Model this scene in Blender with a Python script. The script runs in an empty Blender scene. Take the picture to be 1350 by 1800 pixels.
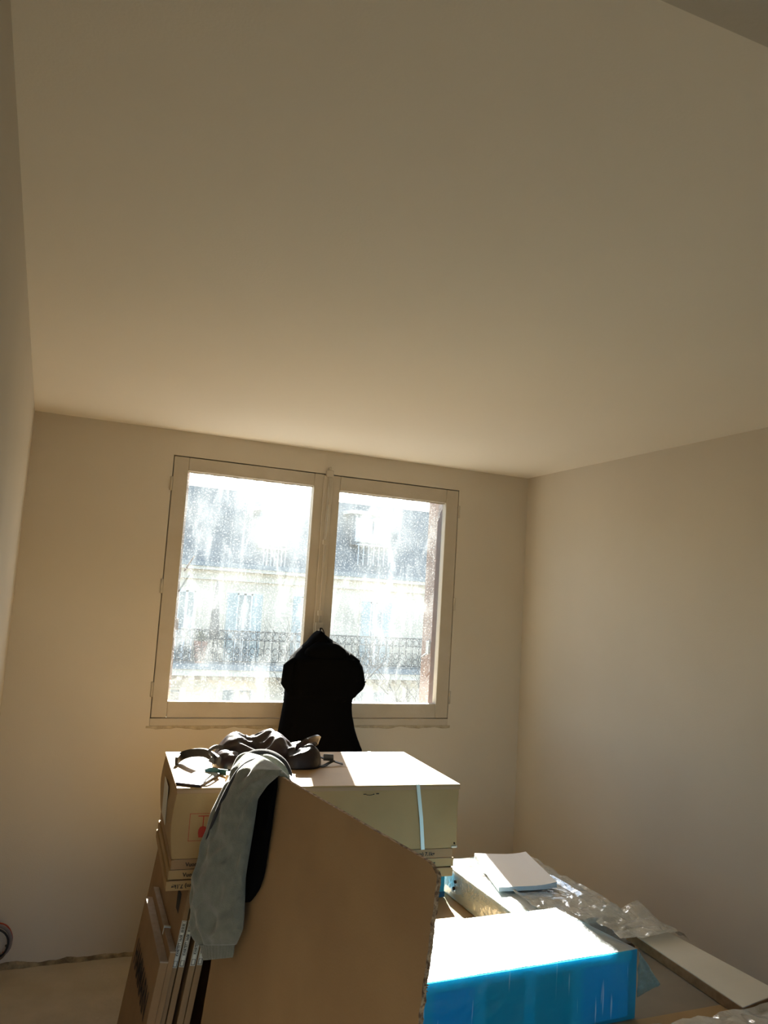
import bpy, bmesh, math, random
from mathutils import Vector, Matrix, noise
random.seed(7)
SC = bpy.context.scene
COL = SC.collection
PI = math.pi

# ------------------------------------------------------------------ camera, sky, sun, exposure
CZ = 1.7041
YAW, PITCH, ROLL, FPX = -0.3952, 0.1135, 0.0617, 1398.12
_f = Vector((-math.sin(YAW) * math.cos(PITCH), math.cos(YAW) * math.cos(PITCH), math.sin(PITCH)))
_r0 = Vector((math.cos(YAW), math.sin(YAW), 0)); _u0 = _r0.cross(_f)
_r = _r0 * math.cos(ROLL) + _u0 * math.sin(ROLL)
_u = -_r0 * math.sin(ROLL) + _u0 * math.cos(ROLL)
cam_d = bpy.data.cameras.new('camera')
cam_d.sensor_fit = 'VERTICAL'; cam_d.sensor_height = 36.0
cam_d.lens = FPX / 1800 * 36.0
cam_d.clip_start = 0.02; cam_d.clip_end = 500
cam = bpy.data.objects.new('camera', cam_d); COL.objects.link(cam)
cam.matrix_world = Matrix(((_r.x, _u.x, -_f.x, 0), (_r.y, _u.y, -_f.y, 0), (_r.z, _u.z, -_f.z, CZ), (0, 0, 0, 1)))
SC.camera = cam

SUN_S, SUN_T = 0.265, 0.61           # the sun stands towards (+0.265, +1, +0.61)
w = bpy.data.worlds.new('world'); SC.world = w; w.use_nodes = True
nt = w.node_tree; nt.nodes.clear()
sky = nt.nodes.new('ShaderNodeTexSky'); sky.sky_type = 'NISHITA'
sky.sun_disc = False
sky.sun_elevation = math.atan(SUN_T / math.hypot(1, SUN_S)); sky.sun_rotation = math.atan2(SUN_S, 1)
sky.air_density = 1.0; sky.dust_density = 1.0; sky.ozone_density = 1.0
bg = nt.nodes.new('ShaderNodeBackground'); bg.inputs['Strength'].default_value = 0.30
ow = nt.nodes.new('ShaderNodeOutputWorld')
nt.links.new(sky.outputs[0], bg.inputs[0]); nt.links.new(bg.outputs[0], ow.inputs[0])

sd = bpy.data.lights.new('sun', 'SUN'); sd.energy = 37.0; sd.angle = math.radians(0.55); sd.color = (1.0, 0.94, 0.84)
so = bpy.data.objects.new('sun', sd); COL.objects.link(so)
so.location = (6, 20, 14)
so.rotation_euler = Vector((-SUN_S, -1, -SUN_T)).to_track_quat('-Z', 'Y').to_euler()

SC.view_settings.view_transform = 'Standard'; SC.view_settings.look = 'None'
SC.view_settings.gamma = 1.0; SC.view_settings.use_curve_mapping = False
SC.view_settings.exposure = 0.80
cy = SC.cycles
cy.use_denoising = True; cy.max_bounces = 12; cy.diffuse_bounces = 7; cy.glossy_bounces = 4
cy.transmission_bounces = 8; cy.transparent_max_bounces = 24; cy.sample_clamp_indirect = 6.0
cy.caustics_reflective = False; cy.caustics_refractive = False

# ------------------------------------------------------------------ helpers: pixels to world (layout only, in the photograph's frame)
CAMP = Vector((0, 0, CZ))
def ray(x, y): return _f + _r * ((x - 675) / FPX) - _u * ((y - 900) / FPX)
def aty(x, y, Y): d = ray(x, y); return CAMP + d * (Y / d.y)
def atz(x, y, z): d = ray(x, y); return CAMP + d * ((z - CZ) / d.z)

# ------------------------------------------------------------------ helpers: materials
def L(*rgb): return (rgb[0], rgb[1], rgb[2], 1.0)
MATS = {}
def mat(name, base, rough=0.7, var=None, scale=8.0, stretch=(1, 1, 1), detail=4.0, bump=0.0, bscale=60.0, metal=0.0, spec=0.3, sheen=0.0, coat=0.0, ramp=(0.35, 0.65)):
    if name in MATS: return MATS[name]
    m = bpy.data.materials.new(name); m.use_nodes = True
    t = m.node_tree; b = t.nodes['Principled BSDF']
    b.inputs['Base Color'].default_value = L(*base); b.inputs['Roughness'].default_value = rough
    b.inputs['Metallic'].default_value = metal; b.inputs['Specular IOR Level'].default_value = spec
    if sheen: b.inputs['Sheen Weight'].default_value = sheen
    if coat: b.inputs['Coat Weight'].default_value = coat
    if var or bump:
        tc = t.nodes.new('ShaderNodeTexCoord'); mp = t.nodes.new('ShaderNodeMapping')
        mp.inputs['Scale'].default_value = stretch
        t.links.new(tc.outputs['Object'], mp.inputs[0])
    if var:
        n = t.nodes.new('ShaderNodeTexNoise'); n.inputs['Scale'].default_value = scale; n.inputs['Detail'].default_value = detail
        t.links.new(mp.outputs[0], n.inputs['Vector'])
        r = t.nodes.new('ShaderNodeValToRGB')
        r.color_ramp.elements[0].position = ramp[0]; r.color_ramp.elements[0].color = L(*base)
        r.color_ramp.elements[1].position = ramp[1]; r.color_ramp.elements[1].color = L(*var)
        t.links.new(n.outputs['Fac'], r.inputs[0]); t.links.new(r.outputs[0], b.inputs['Base Color'])
    if bump:
        n2 = t.nodes.new('ShaderNodeTexNoise'); n2.inputs['Scale'].default_value = bscale; n2.inputs['Detail'].default_value = 3
        t.links.new(mp.outputs[0], n2.inputs['Vector'])
        bp = t.nodes.new('ShaderNodeBump'); bp.inputs['Strength'].default_value = bump; bp.inputs['Distance'].default_value = 0.01
        t.links.new(n2.outputs['Fac'], bp.inputs['Height']); t.links.new(bp.outputs[0], b.inputs['Normal'])
    MATS[name] = m
    return m

def film_mat(name, tint, gloss=0.12, milky=0.05, streak=None, rough=0.18, dcol=None, patch=None):
    """clear or tinted wrapping film: transparent, part glossy, part milky; optional scratch streaks"""
    m = bpy.data.materials.new(name); m.use_nodes = True
    t = m.node_tree; t.nodes.clear()
    o = t.nodes.new('ShaderNodeOutputMaterial')
    tr = t.nodes.new('ShaderNodeBsdfTransparent'); tr.inputs[0].default_value = L(*tint)
    gl = t.nodes.new('ShaderNodeBsdfGlossy'); gl.inputs['Roughness'].default_value = rough; gl.inputs[0].default_value = L(.95, .97, 1)
    df = t.nodes.new('ShaderNodeBsdfDiffuse'); df.inputs[0].default_value = L(*(dcol or [min(1, .55 + .45 * c) for c in tint]))
    tc = t.nodes.new('ShaderNodeTexCoord')
    n = t.nodes.new('ShaderNodeTexNoise'); n.inputs['Scale'].default_value = 22; n.inputs['Detail'].default_value = 4
    t.links.new(tc.outputs['Object'], n.inputs['Vector'])
    bp = t.nodes.new('ShaderNodeBump'); bp.inputs['Strength'].default_value = 0.5; bp.inputs['Distance'].default_value = 0.02
    t.links.new(n.outputs['Fac'], bp.inputs['Height']); t.links.new(bp.outputs[0], gl.inputs['Normal'])
    m1 = t.nodes.new('ShaderNodeMixShader')
    lw = t.nodes.new('ShaderNodeLayerWeight'); lw.inputs['Blend'].default_value = .35
    gm = t.nodes.new('ShaderNodeMapRange'); gm.inputs[3].default_value = gloss * .5; gm.inputs[4].default_value = min(1.0, gloss * 4)
    t.links.new(lw.outputs['Facing'], gm.inputs[0]); t.links.new(gm.outputs[0], m1.inputs[0])
    t.links.new(tr.outputs[0], m1.inputs[1]); t.links.new(gl.outputs[0], m1.inputs[2])
    m2 = t.nodes.new('ShaderNodeMixShader'); m2.inputs[0].default_value = milky
    t.links.new(m1.outputs[0], m2.inputs[1]); t.links.new(df.outputs[0], m2.inputs[2])
    last = m2
    if streak:
        mp = t.nodes.new('ShaderNodeMapping'); mp.inputs['Scale'].default_value = streak
        mp.inputs['Rotation'].default_value = (0, 0.12, 0)
        t.links.new(tc.outputs['Object'], mp.inputs[0])
        n3 = t.nodes.new('ShaderNodeTexNoise'); n3.inputs['Scale'].default_value = 1.0; n3.inputs['Detail'].default_value = 1
        t.links.new(mp.outputs[0], n3.inputs['Vector'])
        rp = t.nodes.new('ShaderNodeValToRGB'); rp.color_ramp.elements[0].position = .70; rp.color_ramp.elements[1].position = .78
        rp.color_ramp.elements[0].color = (0, 0, 0, 1); rp.color_ramp.elements[1].color = (.55, .55, .55, 1)
        t.links.new(n3.outputs['Fac'], rp.inputs[0])
        d2 = t.nodes.new('ShaderNodeBsdfDiffuse'); d2.inputs[0].default_value = L(.9, .95, 1)
        m3 = t.nodes.new('ShaderNodeMixShader'); t.links.new(rp.outputs[0], m3.inputs[0])
        t.links.new(last.outputs[0], m3.inputs[1]); t.links.new(d2.outputs[0], m3.inputs[2]); last = m3
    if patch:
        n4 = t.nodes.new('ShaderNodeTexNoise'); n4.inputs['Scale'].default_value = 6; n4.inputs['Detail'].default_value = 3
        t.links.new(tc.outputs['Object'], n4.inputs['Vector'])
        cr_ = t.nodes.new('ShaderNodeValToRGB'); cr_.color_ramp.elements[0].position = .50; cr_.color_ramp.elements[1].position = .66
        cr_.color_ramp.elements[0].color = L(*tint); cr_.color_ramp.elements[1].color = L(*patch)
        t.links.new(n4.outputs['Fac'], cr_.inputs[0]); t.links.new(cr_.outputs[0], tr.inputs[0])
    t.links.new(last.outputs[0], o.inputs[0])
    MATS[name] = m
    return m

def dirty_glass():
    """window glass under dust, smears and dried drops: they catch the sun from behind"""
    m = bpy.data.materials.new('dirty_glass'); m.use_nodes = True
    t = m.node_tree; t.nodes.clear()
    o = t.nodes.new('ShaderNodeOutputMaterial')
    tr = t.nodes.new('ShaderNodeBsdfTransparent'); tr.inputs[0].default_value = L(.97, .985, .98)
    gl = t.nodes.new('ShaderNodeBsdfGlossy'); gl.inputs['Roughness'].default_value = 0.02
    m0 = t.nodes.new('ShaderNodeMixShader'); m0.inputs[0].default_value = 0.03
    t.links.new(tr.outputs[0], m0.inputs[1]); t.links.new(gl.outputs[0], m0.inputs[2])
    tl = t.nodes.new('ShaderNodeBsdfTranslucent'); tl.inputs[0].default_value = L(.88, .95, .97)
    df = t.nodes.new('ShaderNodeBsdfDiffuse'); df.inputs[0].default_value = L(.8, .85, .85)
    md = t.nodes.new('ShaderNodeMixShader'); md.inputs[0].default_value = 0.3
    t.links.new(tl.outputs[0], md.inputs[1]); t.links.new(df.outputs[0], md.inputs[2])
    tc = t.nodes.new('ShaderNodeTexCoord')
    def nz(scale, detail, st=(1, 1, 1), rot=(0, 0, 0), dist=0.0):
        mp = t.nodes.new('ShaderNodeMapping'); mp.inputs['Scale'].default_value = st; mp.inputs['Rotation'].default_value = rot
        t.links.new(tc.outputs['Object'], mp.inputs[0])
        n = t.nodes.new('ShaderNodeTexNoise'); n.inputs['Scale'].default_value = scale; n.inputs['Detail'].default_value = detail
        n.inputs['Distortion'].default_value = dist
        t.links.new(mp.outputs[0], n.inputs['Vector']); return n.outputs['Fac']
    def mr(src, a, b, c, d):
        r = t.nodes.new('ShaderNodeMapRange'); r.inputs[1].default_value = a; r.inputs[2].default_value = b
        r.inputs[3].default_value = c; r.inputs[4].default_value = d; t.links.new(src, r.inputs[0]); return r.outputs[0]
    def mth(op, a, b):
        q = t.nodes.new('ShaderNodeMath'); q.operation = op
        for i, v in enumerate((a, b)):
            if isinstance(v, (int, float)): q.inputs[i].default_value = v
            else: t.links.new(v, q.inputs[i])
        return q.outputs[0]
    cloud = mr(nz(3.2, 5), .35, .75, 0.006, 0.034)
    smear = mr(nz(2.5, 4, (5, 1, 1.6), (0, .7, 0), .8), .52, .78, 0.0, 0.034)
    drips = mr(nz(3.0, 3, (14, 1, .8)), .58, .78, 0.0, 0.016)
    spots = mr(nz(135, 2), .56, .70, 0.0, 0.045)
    fac = mth('ADD', mth('ADD', cloud, smear), mth('ADD', drips, spots))
    for c, r_, k_ in (((1.13, .03, 2.14), .34, .055), ((1.72, .03, 2.13), .20, .035)):     # sun glow near the pane tops, put in as two soft whitish patches
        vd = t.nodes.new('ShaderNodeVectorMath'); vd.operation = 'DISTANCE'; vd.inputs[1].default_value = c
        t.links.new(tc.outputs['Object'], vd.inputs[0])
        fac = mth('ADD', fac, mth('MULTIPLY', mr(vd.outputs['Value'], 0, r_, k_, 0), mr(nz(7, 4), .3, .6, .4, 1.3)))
    mx = t.nodes.new('ShaderNodeMixShader'); t.links.new(fac, mx.inputs[0])
    t.links.new(m0.outputs[0], mx.inputs[1]); t.links.new(md.outputs[0], mx.inputs[2])
    t.links.new(mx.outputs[0], o.inputs[0])
    MATS['dirty_glass'] = m
    return m

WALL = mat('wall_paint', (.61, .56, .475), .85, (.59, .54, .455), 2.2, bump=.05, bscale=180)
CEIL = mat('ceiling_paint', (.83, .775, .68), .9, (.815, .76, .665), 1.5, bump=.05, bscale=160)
FLOOR = mat('dusty_screed', (.41, .355, .26), .9, (.48, .42, .32), 5, bump=.3, bscale=40)
PAINT = mat('old_window_paint', (.53, .48, .40), .55, (.48, .43, .345), 7, bump=.1, bscale=50)
GAP = mat('dark_gap', (.05, .03, .02), .9)
STAIN = mat('crumbling_plaster', (.34, .28, .18), .95, (.14, .11, .07), 22, bump=.6, bscale=90)
KRAFT = mat('kraft_cardboard', (.36, .235, .105), .65, (.325, .21, .092), 6, bump=.04, bscale=120, spec=.3)
KRAFT2 = mat('kraft_cardboard_brown', (.30, .185, .095), .75, (.26, .16, .08), 6, bump=.04, bscale=120)
KRAFTEDGE = mat('cardboard_edge', (.36, .29, .23), .8, (.31, .25, .19), 30)
BLACKINK = mat('black_ink', (.02, .016, .014), .7)
REDINK = mat('red_ink', (.34, .035, .022), .7)
LABELW = mat('label_paper', (.60, .58, .50), .7)
STRAPM = mat('plastic_strapping', (.62, .70, .68), .35, spec=.5)
BLACKC = mat('black_cloth', (.003, .003, .0034), .95, spec=.02)
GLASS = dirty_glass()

# ------------------------------------------------------------------ helpers: meshes
WM = {}
def wm(o): return WM.get(o.name, Matrix.Identity(4)) if o else Matrix.Identity(4)
class MB:
    def __init__(s): s.v = []; s.f = []
    def add(s, v, f):
        n = len(s.v); s.v += [Vector(q) for q in v]; s.f += [tuple(i + n for i in q) for q in f]; return s
    def box(s, x0, x1, y0, y1, z0, z1, M=None):
        v = [Vector((x, y, z)) for z in (z0, z1) for y in (y0, y1) for x in (x0, x1)]
        if M: v = [M @ q for q in v]
        return s.add(v, [(0, 2, 3, 1), (4, 5, 7, 6), (0, 1, 5, 4), (2, 6, 7, 3), (0, 4, 6, 2), (1, 3, 7, 5)])
    def hexa(s, bot, top):
        return s.add(list(bot) + list(top), [(3, 2, 1, 0), (4, 5, 6, 7), (0, 1, 5, 4), (1, 2, 6, 5), (2, 3, 7, 6), (3, 0, 4, 7)])
    def loft(s, rings, cap=True, closed=True):
        n = len(rings[0]); base = len(s.v); v = []; f = []
        for r in rings: v += [Vector(q) for q in r]
        for i in range(len(rings) - 1):
            for j in range(n if closed else n - 1):
                k = (j + 1) % n
                f.append((i * n + j, i * n + k, (i + 1) * n + k, (i + 1) * n + j))
        if cap and closed:
            f.append(tuple(reversed(range(n)))); f.append(tuple((len(rings) - 1) * n + j for j in range(n)))
        return s.add(v, f)
    def tube(s, pts, r, n=8, cap=True):
        pts = [Vector(p) for p in pts]; rs = r if isinstance(r, (list, tuple)) else [r] * len(pts)
        rings = []; up = None
        for i, p in enumerate(pts):
            d = (pts[min(i + 1, len(pts) - 1)] - pts[max(i - 1, 0)]).normalized()
            if up is None:
                up = Vector((0, 0, 1)) if abs(d.z) < .9 else Vector((1, 0, 0))
            a = d.cross(up).normalized(); up = a.cross(d).normalized()
            rr = rs[i]; ra, rb = rr if isinstance(rr, (list, tuple)) else (rr, rr)
            rings.append([p + a * (math.cos(2 * PI * k / n) * ra) + up * (math.sin(2 * PI * k / n) * rb) for k in range(n)])
        return s.loft(rings, cap)
    def sheet(s, grid, thick):
        """grid[i][j] of points -> closed thin sheet"""
        R, Cn = len(grid), len(grid[0]); top = []; bot = []
        for i in range(R):
            for j in range(Cn):
                p = Vector(grid[i][j])
                du = Vector(grid[min(i + 1, R - 1)][j]) - Vector(grid[max(i - 1, 0)][j])
                dv = Vector(grid[i][min(j + 1, Cn - 1)]) - Vector(grid[i][max(j - 1, 0)])
                nn = du.cross(dv)
                nn = nn.normalized() if nn.length > 1e-9 else Vector((0, 0, 1))
                top.append(p + nn * thick / 2); bot.append(p - nn * thick / 2)
        f = []; N = R * Cn
        for i in range(R - 1):
            for j in range(Cn - 1):
                a, b, c, d = i * Cn + j, i * Cn + j + 1, (i + 1) * Cn + j + 1, (i + 1) * Cn + j
                f.append((d, c, b, a)); f.append((a + N, b + N, c + N, d + N))
        for i in range(R - 1):
            a, d = i * Cn, (i + 1) * Cn; f.append((a, a + N, d + N, d))
            a, d = i * Cn + Cn - 1, (i + 1) * Cn + Cn - 1; f.append((d, d + N, a + N, a))
        for j in range(Cn - 1):
            a, b = j, j + 1; f.append((b, b + N, a + N, a))
            a, b = (R - 1) * Cn + j, (R - 1) * Cn + j + 1; f.append((a, a + N, b + N, b))
        return s.add(top + bot, f)
    def build(s, name, m, parent=None, bevel=0.0, smooth=False, sub=0, world=False, fixn=True):
        v = s.v
        if parent is not None and world:
            inv = wm(parent).inverted(); v = [inv @ q for q in v]
        me = bpy.data.meshes.new(name); me.from_pydata([tuple(q) for q in v], [], s.f)
        if fixn:
            bm = bmesh.new(); bm.from_mesh(me); bmesh.ops.recalc_face_normals(bm, faces=bm.faces); bm.to_mesh(me); bm.free()
        me.materials.append(m)
        if smooth:
            for p in me.polygons: p.use_smooth = True
        o = bpy.data.objects.new(name, me); COL.objects.link(o)
        if parent is not None: o.parent = parent
        if bevel:
            b = o.modifiers.new('bevel', 'BEVEL'); b.width = bevel; b.segments = 2; b.limit_method = 'ANGLE'
        if sub:
            q = o.modifiers.new('sub', 'SUBSURF'); q.levels = sub; q.render_levels = sub
        return o

def tag(o, label=None, cat=None, group=None, kind=None):
    if label: o['label'] = label
    if cat: o['category'] = cat
    if group: o['group'] = group
    if kind: o['kind'] = kind
    return o
def thing(name, label, cat, loc=(0, 0, 0), rotz=0.0, group=None, rot=None):
    o = bpy.data.objects.new(name, None); COL.objects.link(o); o.empty_display_size = .1
    o.location = loc; o.rotation_euler = rot if rot else (0, 0, rotz)
    WM[o.name] = Matrix.Translation(Vector(loc)) @ o.rotation_euler.to_matrix().to_4x4()
    return tag(o, label, cat, group)
def struct(name, loc=(0, 0, 0)):
    o = bpy.data.objects.new(name, None); COL.objects.link(o); o.location = loc
    WM[o.name] = Matrix.Translation(Vector(loc)); o['kind'] = 'structure'; return o
def structm(name, mb, m, bevel=0.0):
    o = mb.build(name, m, None, bevel); o['kind'] = 'structure'; return o
def text(body, name, size, m, parent, M, xs=1.0, bold=0.0):
    """flat printed lettering as a mesh; M takes the letters' x-y plane to the parent's local frame"""
    cu = bpy.data.curves.new('lettering', 'FONT'); cu.body = body; cu.size = size; cu.align_x = 'CENTER'; cu.align_y = 'CENTER'
    cu.offset = bold; cu.resolution_u = 2
    o = bpy.data.objects.new('lettering', cu); COL.objects.link(o)
    dg = bpy.context.evaluated_depsgraph_get(); dg.update()
    me = bpy.data.meshes.new_from_object(o.evaluated_get(dg)); bpy.data.objects.remove(o)
    me.transform(M @ Matrix.Diagonal((xs, 1, 1, 1)))
    me.materials.clear(); me.materials.append(m); me.name = name
    q = bpy.data.objects.new(name, me); COL.objects.link(q); q.parent = parent
    return q
def frameM(origin, ex, ey):
    ex = Vector(ex).normalized(); ey = Vector(ey).normalized(); ez = ex.cross(ey)
    return Matrix(((ex.x, ey.x, ez.x, origin[0]), (ex.y, ey.y, ez.y, origin[1]), (ex.z, ey.z, ez.z, origin[2]), (0, 0, 0, 1)))
def fbm(p, s=1.0, o=3): return noise.fractal(Vector(p) * s, 1.0, 2.0, o)

# ------------------------------------------------------------------ the room
XL, XR, D, H = -0.125, 2.610, 4.037, 2.5
YF0, YF1 = 0.235, 0.317                     # the thin entrance wall the camera looks in through
YB = -1.2                                   # passage behind
structm('floor', MB().box(-1.2, XR + .12, YB, D + .3, -.12, 0), FLOOR)
structm('ceiling', MB().box(-1.2, XR + .12, YB, D + .09, H, H + .12), CEIL)
structm('wall_left', MB().box(XL - .12, XL, YF0, D, 0, H), WALL)
structm('wall_right', MB().box(XR, XR + .12, YF0, D, 0, H), WALL)
WX0, WX1, WZ0, WZ1 = .529, 2.147, 1.047, 2.375      # window opening in the back wall
YO = D + .30
wb = MB()
wb.box(XL - .12, WX0, D, YO, 0, H); wb.box(WX1, XR + .12, D, YO, 0, H)
wb.box(WX0, WX1, D, YO, 0, WZ0); wb.box(WX0, WX1, D, D + .09, WZ1, H + .12); wb.box(WX0, WX1, D + .09, YO, 2.58, 2.62)
structm('wall_back', wb, WALL)
wf = MB()
wf.box(XL - .12, -.085, YF0, YF1, 0, H); wf.box(1.45, XR + .12, YF0, YF1, 0, H); wf.box(-.085, 1.45, YF0, YF1, 2.04, H)
structm('wall_front', wf, WALL)
structm('trim_1', MB().box(-.085, 1.45, YF0 + .012, .293, 2.026, 2.04).box(-.085, -.071, YF0 + .012, .293, 0, 2.026).box(1.436, 1.45, YF0 + .012, .293, 0, 2.026), WALL)
structm('wall_passage', MB().box(-1.2, -.2, YB - .1, YB, 0, H).box(1.2, XR + .12, YB - .1, YB, 0, H).box(-.2, 1.2, YB - .1, YB, 0, .7).box(-.2, 1.2, YB - .1, YB, 2.25, H).box(-1.3, -1.2, YB, YF0, 0, H).box(XR, XR + .1, YB, YF0, 0, H), WALL)  # unseen passage; window opening added so daylight brightens the room from behind

# crumbly foot of the plaster where it meets the floor
rows = []
for i in range(90):
    x = XL + (1.2 - XL) * i / 89
    h = .018 + .014 * max(-.8, fbm((x * 9, 1.3, 0), 1, 3)); d = .010 + .008 * fbm((x * 14, 4.1, 2), 1, 3)
    rows.append([(x, D + .001, 0), (x, D - max(.003, d + .006), 0), (x, D - max(.002, d), h * .55), (x, D + .001, h)])
tb = MB().loft(rows, cap=True).build('baseboard_back', STAIN, None); tb['kind'] = 'structure'

# ------------------------------------------------------------------ the window
win = struct('window_1', (0, D, 0))
GY = D + .018                                # front face of the sashes sits just behind the plaster
def wpart(mb, name, m, parent=None, bevel=0.0, smooth=False): return mb.build(name, m, parent or win, bevel, smooth, world=True)
# fixed frame: sill strip under the sashes and thin strips round the other sides
fr = MB()
fr.box(WX0, WX1, D - .004, D + .06, WZ0, 1.083)
fr.box(WX0, WX0 + .02, D + .045, D + .08, 1.083, WZ1); fr.box(WX1 - .02, WX1, D + .045, D + .08, 1.083, WZ1)
fr.box(WX0, WX1, D + .045, D + .08, WZ1 - .02, WZ1)
wpart(fr, 'frame', PAINT, bevel=.003)
MX = 1.334
def sash(x0, x1, gx0, gx1, gz0, gz1):
    e = bpy.data.objects.new('sash', None); COL.objects.link(e); e.parent = win; WM[e.name] = wm(win)
    y0, y1 = D - .002, D + .044; z0, z1 = 1.0865, WZ1 - .005
    wpart(MB().box(x0, gx0, y0, y1, z0, z1), 'stile', PAINT, e, .004)
    wpart(MB().box(gx1, x1, y0, y1, z0, z1), 'stile', PAINT, e, .004)
    wpart(MB().box(gx0, gx1, y0, y1, gz1, z1), 'rail', PAINT, e, .004)
    wpart(MB().box(gx0, gx1, y0, y1, z0, gz0), 'rail', PAINT, e, .004)
    # rough line of old putty at the top of the glass
    rr = []
    for i in range(40):
        x = gx0 + (gx1 - gx0) * i / 39; h = .004 + .004 * abs(fbm((x * 30, 2 + gx0, 0), 1, 2))
        rr.append([(x, D + .026, gz1), (x, D + .018, gz1), (x, D + .018, gz1 - h), (x, D + .026, gz1 - h)])
    wpart(MB().loft(rr), 'putty', PAINT, e)
    p = MB().box(gx0 - .004, gx1 + .004, D + .027, D + .030, gz0 - .004, gz1 + .004)
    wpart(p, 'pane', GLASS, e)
    return e
sash(WX0 + .004, 1.326, .606, 1.270, 1.165, 2.302)
sash(1.330, WX1 - .004, 1.418, 2.066, 1.163, 2.292)
# cover strip over the meeting stiles, painted-over lock rod with its keeps, top latch, hinges
wpart(MB().box(1.318, 1.372, D - .016, D - .002, 1.10, WZ1 - .012), 'cover_strip', PAINT, bevel=.005)
wpart(MB().tube([(1.345, D - .021, 1.30), (1.345, D - .021, 2.37)], .006, 8), 'lock_rod', PAINT, smooth=True)
for z in (2.005, 1.63):
    wpart(MB().box(1.333, 1.357, D - .032, D - .014, z - .014, z + .014), 'rod_keep', PAINT, bevel=.004)
wpart(MB().box(1.330, 1.368, D - .030, D - .002, WZ1 - .02, WZ1 + .016).box(1.342, 1.356, D - .024, D, WZ1 + .01, WZ1 + .035), 'top_latch', PAINT, bevel=.004)
hb = MB().box(1.325, 1.365, D - .03, D - .014, 1.47, 1.58); hb.tube([(1.345, D - .03, 1.54), (1.345, D - .055, 1.54), (1.345, D - .06, 1.50), (1.345, D - .06, 1.45)], .008, 8)
wpart(hb, 'handle', PAINT, bevel=.003)
for x, zs in ((WX0 - .002, (2.23, 1.72, 1.22)), (WX1 + .002, (2.25, 1.72, 1.20))):
    for z in zs:
        wpart(MB().tube([(x, D - .003, z - .035), (x, D - .003, z + .035)], .0065, 8), 'hinge', PAINT, smooth=True)
# smeared filler below the sill strip
rr = []
for i in range(70):
    x = WX0 - .015 + (WX1 - WX0 + .03) * i / 69; h = .012 + .012 * fbm((x * 11, 8, 0), 1, 3)
    rr.append([(x, D + .001, WZ0), (x, D - .003, WZ0), (x, D - .0025, WZ0 - max(.003, h)), (x, D + .001, WZ0 - max(.004, h) - .002)])
wpart(MB().loft(rr), 'filler_bead', mat('grey_filler', (.50, .44, .33), .95, (.36, .31, .22), 25, bump=.4))

# outside sill and reveal lining
structm('trim_2', MB().box(WX0 - .02, WX1 + .02, D + .08, YO + .06, WZ0 - .04, WZ0 + .015), mat('outer_stone', (.55, .50, .43), .9))

# folded metal shutters standing in the reveals
BROWN = mat('shutter_dark_brown', (.085, .05, .04), .5, (.11, .065, .05), 9)
TAN = mat('shutter_faded_brown', (.19, .125, .10), .6, (.165, .105, .085), 9)
GALV = mat('galvanised_steel', (.45, .47, .5), .45, metal=.7)
sh = thing('folded_shutter', 'dark brown metal shutter folded back beside the pane nearest the room corner', 'shutter', (2.11, 4.20, 1.07))
MB().box(2.084, 2.146, 4.088, 4.110, 1.065, 2.37).build('guide_rail', BROWN, sh, .003, world=True)
MB().box(2.084, 2.146, 4.112, 4.165, 1.065, 2.37).build('leaf', BROWN, sh, .003, world=True)
MB().box(2.093, 2.140, 4.175, 4.255, 1.065, 2.345).build('leaf', TAN, sh, .003, world=True)
MB().box(2.100, 2.140, 4.262, 4.325, 1.065, 2.345).build('leaf', TAN, sh, .003, world=True)
lt = MB().box(2.078, 2.092, 4.19, 4.225, 1.425, 1.50); lt.tube([(2.085, 4.21, 1.43), (2.065, 4.215, 1.415), (2.055, 4.22, 1.405)], .006, 6)
lt.build('latch', GALV, sh, .002, world=True)
sh2 = thing('folded_shutter', 'faded brown metal shutter edge showing along the far edge of the other pane', 'shutter', (.58, 4.20, 1.07))
MB().box(.532, .600, 4.09, 4.13, 1.065, 2.37).build('guide_rail', BROWN, sh2, .003, world=True)
MB().box(.534, .618, 4.14, 4.19, 1.065, 2.36).build('leaf', TAN, sh2, .003, world=True)
MB().box(.534, .640, 4.20, 4.255, 1.065, 2.345).build('leaf', TAN, sh2, .003, world=True)
hk = MB().tube([aty(324, 1004, 4.24), aty(333, 990, 4.24), aty(342, 977, 4.24)], [.004, .005, .003], 6)
hk.build('hook', BROWN, sh2, world=True)
MB().box(.634, .652, 4.21, 4.245, 1.50, 1.56).build('stop', BROWN, sh2, .002, world=True)

# ------------------------------------------------------------------ across the street
FY = 24.0
STONE = mat('cream_stone', (.80, .68, .53), .9, (.74, .62, .47), 1.6)
STONE2 = mat('cream_stone_band', (.82, .72, .58), .9)
SLATE = mat('grey_slate', (.20, .225, .235), .6, (.15, .175, .185), 3)
ZINC = mat('zinc_gutter', (.30, .33, .34), .5)
IRON = mat('wrought_iron', (.05, .055, .06), .6)
WHITEP = mat('white_joinery', (.80, .80, .78), .6)
SHUTG = mat('grey_shutter', (.45, .52, .50), .7, (.40, .47, .45), 4)
DARKG = mat('dark_room_glass', (.22, .27, .29), .15, spec=.6)
bld = thing('apartment_building', 'cream stone apartment building with grey slate mansard roof seen through the dirty panes', 'building', (7.5, FY, -9))
def bp(mb, name, m, parent=None, bevel=0.0): return mb.build(name, m, parent or bld, bevel, world=True)
bp(MB().box(-6, 22, FY, FY + 9, -9, 2.09), 'facade', STONE)
bp(MB().box(-6, 22, FY - .06, FY + .2, 2.10, 2.36), 'frieze', STONE2)
bp(MB().box(-6, 22, FY - .10, FY, 2.08, 2.14), 'moulding', STONE2)
bp(MB().box(-6, 22, FY - .32, FY + .2, 2.36, 2.46), 'cornice', STONE2)
bp(MB().box(-6, 22, FY - .36, FY + .1, 2.46, 2.60), 'gutter', ZINC)
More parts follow.
